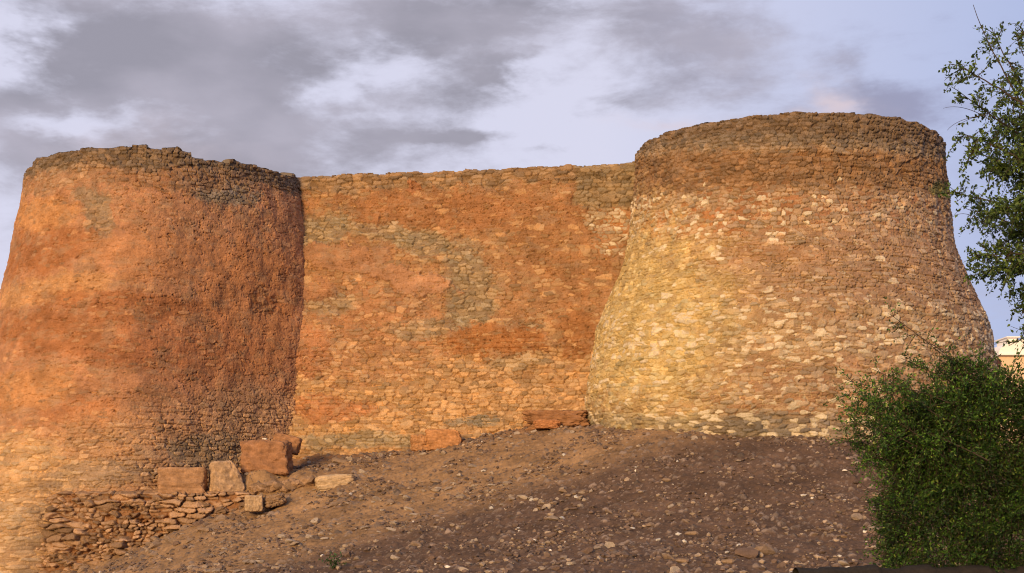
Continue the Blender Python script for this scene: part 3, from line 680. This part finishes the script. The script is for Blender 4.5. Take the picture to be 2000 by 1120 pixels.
# dark low wall at the bottom edge by the shrub
def lowwall():
    step = .02; y0 = 12.5
    x0 = (1560-1000)/FPX*y0; xs = np.arange(x0, 5.2, step)
    prof = [(0, -1.7), (0, -.62), (-.03, -.56), (.0, -.50), (.06, -.475), (.14, -.47), (.22, -.475), (.28, -.5), (.30, -.6), (.30, -1.7)]
    V = np.zeros((len(prof), len(xs), 3))
    topn = .03*(hsh(np.floor(xs*4.2), xs*0, 4)-.5)+.02*gn(xs*3, xs*0, 5)+.018*ss(.0, .5, xs-x0)*0
    for i, (dy, z) in enumerate(prof):
        V[i, :, 0] = xs; V[i, :, 1] = y0+dy+.02*gn(xs*5, xs*0+i, 6); V[i, :, 2] = z+topn*(z > -1)+.01*gn(xs*9, xs*0+i*3.1, 8)
    C = np.tile(np.array((.03, .024, .02)), (V.shape[0]*V.shape[1], 1))
    o = mk('low_wall', V.reshape(-1, 3), grid_faces(len(prof), len(xs))[:, ::-1], M_rock, None, C, loc=(4.5, y0, -1.6))
    tag(o, 'low dark stone wall at the bottom edge left of the big shrub', 'wall')
lowwall()

# ------------------------------------------------------------------ foliage
def leaf_mat(name, c1, c2, c3):
    m = bpy.data.materials.new(name); m.use_nodes = True; t = m.node_tree; n = t.nodes; l = t.links
    p = n['Principled BSDF']; p.inputs['Roughness'].default_value = .5; p.inputs['Specular IOR Level'].default_value = .3
    a = n.new('ShaderNodeAttribute'); a.attribute_name = 'tint'; l.new(a.outputs['Color'], p.inputs['Base Color'])
    tr = n.new('ShaderNodeBsdfTranslucent'); l.new(a.outputs['Color'], tr.inputs['Color'])
    mx = n.new('ShaderNodeMixShader'); mx.inputs[0].default_value = .3; l.new(p.outputs[0], mx.inputs[1]); l.new(tr.outputs[0], mx.inputs[2])
    l.new(mx.outputs[0], n['Material Output'].inputs[0]); return m
M_leaf = leaf_mat('leaf', 0, 0, 0)
M_bark = material('bark', attr=False, base=(.055, .04, .03), var=.4, bump=.6, s1=8, s2=50)
def leaves(P, D, size, cols, r, wide=.5):
    """P positions, D growth directions; each leaf a folded pointed blade"""
    n = len(P); D = D/np.maximum(np.linalg.norm(D, axis=1, keepdims=True), 1e-6)
    q = r.normal(size=(n, 3)); S = np.cross(D, q); S /= np.maximum(np.linalg.norm(S, axis=1, keepdims=True), 1e-6)
    Nn = np.cross(S, D); s = size[:, None]
    v0 = P; v1 = P+D*s*.5+S*s*wide*.5+Nn*s*.1; v2 = P+D*s; v3 = P+D*s*.5-S*s*wide*.5+Nn*s*.1
    V = np.stack([v0, v1, v2, v3], 1).reshape(-1, 3); F = np.arange(n*4).reshape(n, 4)
    F = np.concatenate([F[:, [0, 1, 2]], F[:, [0, 2, 3]]]); C = np.repeat(cols, 4, 0); return V, F, C
def tube(path, r0, r1, k=6):
    path = np.array(path, float); n = len(path); T = np.gradient(path, axis=0); T /= np.maximum(np.linalg.norm(T, axis=1, keepdims=True), 1e-9)
    a = np.cross(T, (0.31, .52, .79)); a /= np.maximum(np.linalg.norm(a, axis=1, keepdims=True), 1e-9); b = np.cross(T, a)
    rad = np.linspace(r0, r1, n)[:, None, None]; ph = np.linspace(0, 2*np.pi, k, endpoint=False)
    V = path[:, None]+rad*(np.cos(ph)[None, :, None]*a[:, None]+np.sin(ph)[None, :, None]*b[:, None])
    return V.reshape(-1, 3), grid_faces(n, k, True)
class Sticks:
    def __init__(s): s.V = []; s.F = []; s.o = 0
    def add(s, path, r0, r1, k=6):
        V, F = tube(path, r0, r1, k); s.V.append(V); s.F.append(F+s.o); s.o += len(V)
    def make(s, name, parent, org): return mk(name, np.concatenate(s.V)-np.array(org), np.concatenate(s.F), M_bark, parent)
def bez(a, b, c, n=14):
    t = np.linspace(0, 1, n)[:, None]; return (1-t)**2*np.array(a)+2*(1-t)*t*np.array(b)+t*t*np.array(c)
def pick_col(r, n, pal, wts):
    pal = np.array(pal); i = r.choice(len(pal), n, p=wts); return pal[i]*r.uniform(.65, 1.35, (n, 1))

# --- tree at the right edge: trunk just outside the frame
def tree():
    r = np.random.default_rng(21); D = 14.0
    org = np.array((6.35, 15.0, gz(6.35, 15.0)))
    root = empty('tree', org); tag(root, 'leafy tree with loose hanging branches at the upper right edge', 'tree')
    st = Sticks(); trunk = bez(org-(0, 0, .2), org+(.35, 0, 2.6), (6.2, 14.4, 6.2), 20); st.add(trunk, .17, .06, 10); st.make('trunk', root, org)
    br = Sticks(); LP = []; LD = []; LS = []; tw_ends = []
    def twig(a, d, ln, dens, size=.036, droop=.25):
        d = d/np.linalg.norm(d); b = a+d*ln*.5+r.normal(size=3)*ln*.12; c = a+d*ln-np.array((0, 0, droop*ln))+r.normal(size=3)*ln*.1
        pth = bez(a, b, c, 7); br.add(pth, .0045, .0016, 4); n = max(2, int(ln*dens)); t = r.uniform(.1, 1, n)
        idx = np.clip((t*6).astype(int), 0, 5); f = (t*6-idx)[:, None]; P = pth[idx]*(1-f)+pth[idx+1]*f
        LP.append(P+r.normal(size=(n, 3))*.012); dd = r.normal(size=(n, 3)); dd[:, 2] -= .35; LD.append(dd); LS.append(r.uniform(.65, 1.25, n)*size)
    # limbs: (start px,py, mid px,py, tip px,py, depth offset, leaves)
    limbs = [((2150, 420), (2000, 260), (1905, 8), 0, 14, 1), ((2150, 350), (2010, 200), (1935, 60), .3, 60, 0), ((2180, 330), (1990, 190), (1858, 118), -.2, 75, 0),
             ((2180, 400), (2000, 270), (1856, 178), .2, 70, 0), ((2180, 430), (2010, 300), (1880, 255), -.3, 90, 0), ((2180, 470), (2000, 330), (1872, 275), .1, 80, 0),
             ((2200, 520), (2000, 390), (1856, 378), 0, 80, 0), ((2200, 540), (2000, 430), (1890, 412), .4, 90, 0), ((2200, 560), (2010, 480), (1888, 508), -.2, 90, 0),
             ((2200, 560), (2020, 500), (1925, 545), .2, 95, 0), ((2200, 560), (2040, 520), (1990, 612), .0, 95, 0), ((2180, 300), (2060, 130), (1985, 60), .4, 45, 0),
             ((2200, 250), (2100, 100), (2020, 40), 0, 60, 0), ((2200, 560), (2060, 560), (2000, 600), .5, 90, 0), ((2170, 380), (2030, 300), (1925, 330), .5, 100, 0), ((2180, 450), (2050, 360), (1935, 430), -.5, 110, 0),
             ((2180, 450), (2060, 400), (1950, 500), .7, 110, 0), ((2180, 350), (2050, 260), (1940, 230), .7, 90, 0), ((2180, 600), (2060, 600), (1960, 668), 0, 30, 0)]
    for a, b, c, dz, dens, bare in limbs:
        A = np.array(at(*a, D+dz)); B = np.array(at(*b, D+dz+r.normal()*.2)); Cc = np.array(at(*c, D+dz+r.normal()*.25)); pth = bez(A, B, Cc, 22)
        pth += np.cumsum(r.normal(size=pth.shape)*.006, 0)
        k0 = trunk[int(np.clip(8+(a[1] < 450)*6, 0, 19))]; br.add(bez(k0, (k0+A)/2+(0, 0, .15), A, 8), .035, .018, 6); br.add(pth, .018, .0028, 5)
        n = 74
        for k in range(n):
            t = r.uniform(.12, 1); p = pth[int(t*21)]
            if bare and t > .72: continue
            dr = r.normal(size=3)*np.array((1, .9, 1)); dr[0] -= .4
            ln = r.uniform(.12, .42)*(1.15-.55*t); twig(p, dr, ln, dens*1.25)
    # bare curling twigs
    for a, b, c in [((1935, 235), (1880, 200), (1842, 212)), ((1930, 225), (1870, 230), (1850, 255)), ((1925, 440), (1880, 400), (1852, 432)), ((2000, 110), (1985, 80), (1987, 65))]:
        br.add(bez(at(*a, D), at(*b, D), at(*c, D), 12), .0045, .0018, 4)
    # the part of the crown out of frame
    for k in range(2400):
        p = np.array((r.uniform(5.4, 8.6), r.uniform(12.8, 16.4), r.uniform(1.4, 6.6)))
        q = (p-np.array((6.9, 14.6, 4.0)))/np.array((1.9, 1.9, 2.7))
        if (q**2).sum() > 1 or 1000+FPX*p[0]/p[1] < 1925+r.random()*70: continue
        twig(p, r.normal(size=3), r.uniform(.25, .5), 95, .042)
    br.make('branches', root, org)
    P = np.concatenate(LP); Dd = np.concatenate(LD); S = np.concatenate(LS)
    cols = pick_col(r, len(P), [(.045, .075, .02), (.085, .135, .03), (.14, .20, .035)], [.5, .35, .15])
    V, F, C = leaves(P, Dd, S*1.15, cols, r, .55); mk('crown', V-org, F, M_leaf, root, C, smooth=False)
tree()

# --- dense shrub
def shrub():
    r = np.random.default_rng(33); D = 13.2
    org = np.array((4.6, 13.6, gz(4.6, 13.6))); root = empty('shrub', org); tag(root, 'big dense dark green shrub with feathery sprays at the lower right', 'shrub')
    st = Sticks(); LP = []; LD = []; LS = []; LG = []; tone = [1.0]
    def spray(a, d, ln, dens, size=.029, droop=.1, rad=.003):
        d = d/np.linalg.norm(d); b = a+d*ln*.5+r.normal(size=3)*ln*.08; c = a+d*ln-np.array((0, 0, droop*ln))+r.normal(size=3)*ln*.08
        pth = bez(a, b, c, 7); st.add(pth, rad, .0014, 4); n = max(3, int(ln*dens)); t = r.uniform(.05, 1, n)
        idx = np.clip((t*6).astype(int), 0, 5); f = (t*6-idx)[:, None]; P = pth[idx]*(1-f)+pth[idx+1]*f
        LP.append(P+r.normal(size=(n, 3))*.014); dd = r.normal(size=(n, 3))*.7+d; LD.append(dd); LS.append(r.uniform(.6, 1.3, n)*size); LG.append(np.full(n, tone[0]))
    base = np.array((4.7, 13.7, org[2]))
    # upright stems inside
    for k in range(14):
        e = np.array((r.uniform(3.8, 6.4), r.uniform(13, 14.6), r.uniform(-.2, 1.0))); st.add(bez(base+r.normal(size=3)*(.25, .2, 0), (base+e)/2+(0, 0, .3), e, 12), .03, .008, 6)
    tone[0] = 1.35
    # reaching limbs seen against the tower: (from, mid, tip)
    for a, b, c, dens in [((1880, 900), (1760, 800), (1648, 770), 120), ((1880, 930), (1760, 840), (1655, 825), 120), ((1880, 950), (1760, 880), (1648, 862), 110), ((1860, 930), (1760, 900), (1690, 890), 120), ((1900, 860), (1800, 760), (1700, 720), 110), ((1850, 900), (1770, 820), (1690, 800), 140), ((1990, 830), (1860, 700), (1735, 612), 60), ((1950, 850), (1850, 760), (1690, 745), 100), ((1950, 880), (1800, 780), (1652, 742), 100), ((1930, 900), (1800, 830), (1650, 800), 120),
                          ((1930, 930), (1800, 870), (1652, 880), 105), ((1930, 920), (1800, 860), (1670, 850), 120), ((1900, 880), (1790, 800), (1700, 790), 150), ((1960, 800), (1850, 740), (1760, 700), 110), ((1970, 830), (1900, 720), (1800, 660), 60),
                          ((1980, 800), (1900, 740), (1840, 690), 110), ((1990, 800), (1930, 730), (1870, 705), 120), ((1900, 960), (1780, 930), (1690, 905), 60), ((1900, 1000), (1780, 960), (1688, 955), 26), ((1920, 900), (1830, 820), (1740, 800), 160),
                          ((1920, 900), (1830, 800), (1760, 760), 160), ((2050, 790), (1960, 720), (1900, 715), 120), ((1900, 900), (1800, 850), (1725, 850), 160)]:
        pth = bez(at(*a, D+r.normal()*.2), at(*b, D-.1+r.normal()*.2), at(*c, D-.1+r.normal()*.2), 24); st.add(pth, .006, .002, 5)
        for k in range(44):
            t = r.uniform(.1, 1); dr = r.normal(size=3)*np.array((1, .8, 1)); dr[0] -= .35; dr[2] += .25
            spray(pth[int(t*23)], dr, r.uniform(.10, .34)*(1.2-.5*t), dens*1.1)
    # body: overlapping lobes, leaves mostly near the skin, hanging sprays
    lobes = [((1900, 900), .75, .7, .62, 13.6), ((1870, 1010), .66, .6, .7, 13.4), ((1830, 1090), .45, .5, .6, 13.2), ((1995, 850), .62, .6, .5, 13.5), ((2060, 960), .8, .7, .85, 13.5), ((2120, 830), .6, .6, .62, 13.6), ((2200, 930), .7, .7, .95, 13.6),
             ((1960, 1100), .75, .6, .7, 13.2), ((2100, 1120), .8, .7, .8, 13.3), ((1790, 1000), .28, .3, .30, 13.2), ((1860, 820), .35, .4, .28, 13.4), ((1800, 870), .28, .3, .22, 13.3), ((1850, 1200), .6, .6, .6, 13.3), ((2080, 1240), .9, .7, .7, 13.4)]
    tone[0] = .82
    ctr = [(np.array(at(*p, d)), np.array((a, b, c))) for p, a, b, c, d in lobes]
    for cpt, rad in ctr:
        n = int(3300*(rad[0]*rad[2]+rad[0]*rad[1]))
        q = r.normal(size=(n, 3)); q /= np.linalg.norm(q, axis=1, keepdims=True); q[:, 1] = np.where(r.random(n) < .7, -np.abs(q[:, 1]), q[:, 1])
        rr_ = r.uniform(.45, 1.03, n)**.6; wob = 1+.30*gn(q[:, 0]*2.5+cpt[0]*3, q[:, 2]*2.5+cpt[2]*3, 5)
        P = cpt+q*rad*(rr_*wob)[:, None]
        inside = np.zeros(n, bool)
        for c2, r2_ in ctr:
            if c2 is not cpt: inside |= (((P-c2)/r2_)**2).sum(1) < .5
        for p, qq in zip(P[~inside], q[~inside]):
            spray(p, qq*.6+np.array((r.normal()*.4-.1, -.1, -.35+r.normal()*.4)), r.uniform(.08, .22), 72, .034, .25, .0014)
    tone[0] = 1.25
    for k in range(520):                                           # loose shoots sticking out of the outline
        cpt, rad = ctr[int(r.integers(len(ctr)))]; q = r.normal(size=3); q /= np.linalg.norm(q); q[1] = -abs(q[1]); q[2] = abs(q[2])*.9-.1
        spray(cpt+q*rad*.97, q+np.array((-.25, 0, .35)), r.uniform(.15, .42), 75, .028, .12, .0025)
    st.make('stems', root, org)
    P = np.concatenate(LP); Dd = np.concatenate(LD); S = np.concatenate(LS)
    clump = gn(P[:, 0]*3.5, P[:, 2]*3.5+P[:, 1]*2, 77)
    cols = pick_col(r, len(P), [(.018, .045, .008), (.040, .090, .012), (.085, .165, .020), (.15, .20, .03)], [.44, .34, .17, .05])*(1+.65*clump)[:, None]*np.concatenate(LG)[:, None]
    V, F, C = leaves(P, Dd, S, cols, r, .45); mk('foliage', V-org, F, M_leaf, root, C, smooth=False)
    print('shrub leaves', len(P))
shrub()

# small weed at the bottom
def weed():
    r = np.random.default_rng(4); x, y, z = on_ground(652, 1112); root = empty('weed', (x, y, z)); tag(root, 'tiny green weed sprouting at the bottom of the slope', 'weed')
    st = Sticks(); P = []; D = []
    for k in range(9):
        e = np.array((r.normal()*.13, r.normal()*.1, r.uniform(.12, .34))); pth = bez((0, 0, 0), e*.5+(0, 0, .04), e, 6); st.add(pth, .004, .002, 4)
        for q in pth[1:]:
            for _ in range(4): P.append(q); D.append(r.normal(size=3))
    st.make('stem', root, (0, 0, 0)); P = np.array(P); D = np.array(D); V, F, C = leaves(P, D, r.uniform(.04, .08, len(P)), pick_col(r, len(P), [(.06, .11, .03), (.04, .08, .02)], [.5, .5]), r); mk('leaves', V, F, M_leaf, root, C, smooth=False)
weed()

# ------------------------------------------------------------------ distant white building behind the foliage
def house():
    D = 85.0; s = D/FPX
    x0 = (1962-1000)*s; z0 = ground_z(x0+3, D); zb = float(z0)
    root = empty('building', (x0, D, zb)); tag(root, 'distant white building with rounded roof glimpsed between tree and shrub', 'building')
    mwh = material('white_plaster', attr=False, base=(.78, .74, .70), var=.08, bump=.2, s1=1, s2=10)
    mor = material('ochre_plaster', attr=False, base=(.66, .47, .33), var=.15, bump=.2, s1=1, s2=10)
    mdk = material('dark_wood', attr=False, base=(.07, .035, .03), var=.2, bump=.2)
    def box(name, a, b, m, parent=root):
        V = np.array([(x, y, z) for z in (a[2], b[2]) for y in (a[1], b[1]) for x in (a[0], b[0])], float)
        F = np.array([(0, 2, 3, 1), (4, 5, 7, 6), (0, 1, 5, 4), (2, 6, 7, 3), (0, 4, 6, 2), (1, 3, 7, 5)])
        return mk(name, V, F, m, parent, smooth=False)
    def Zp(py): return (HOR-py)*s-zb
    X = lambda px: (px-1962)*s
    box('wall', (X(1952), 0, 0), (X(2120), 6, Zp(695)), mor)
    box('white_wall', (X(1941), .6, 0), (X(1952)-.003, 5, Zp(716)), mwh)
    box('cornice', (X(1948), -.25, Zp(695)+.003), (X(2124), 6.2, Zp(692)), mwh)
    # barrel roof
    n = 24; ph = np.linspace(0, math.pi, n); cxr = X(2040); rx = X(2040)-X(1951); rz = Zp(660)-Zp(692)
    ring = [(cxr-rx*math.cos(p), rz*math.sin(p)**.8+Zp(692)+.003) for p in ph]
    V = [(x, 0, z) for x, z in ring]+[(x, 5.8, z) for x, z in ring]; F = [(i, i+1, n+i+1, n+i) for i in range(n-1)]
    mk('roof', V, np.array(F), mwh, root, smooth=True)
    V2 = [(cxr, -.0, Zp(692)+.003)]+[(x, 0, z) for x, z in ring]; mk('gable', V2, np.array([(0, i+2, i+1) for i in range(n-1)]), mwh, root, smooth=False)
    box('turret', (X(1976), .8, Zp(680)), (X(1998), 2.6, Zp(657)), mwh)
    box('turret_cap', (X(1973), .6, Zp(657)+.003), (X(2001), 2.8, Zp(655)), mwh)
    box('chimney', (X(1946), -.3, Zp(716)+.003), (X(1951), .55, Zp(703)), mdk)
house()
print('individual stones', cnt)
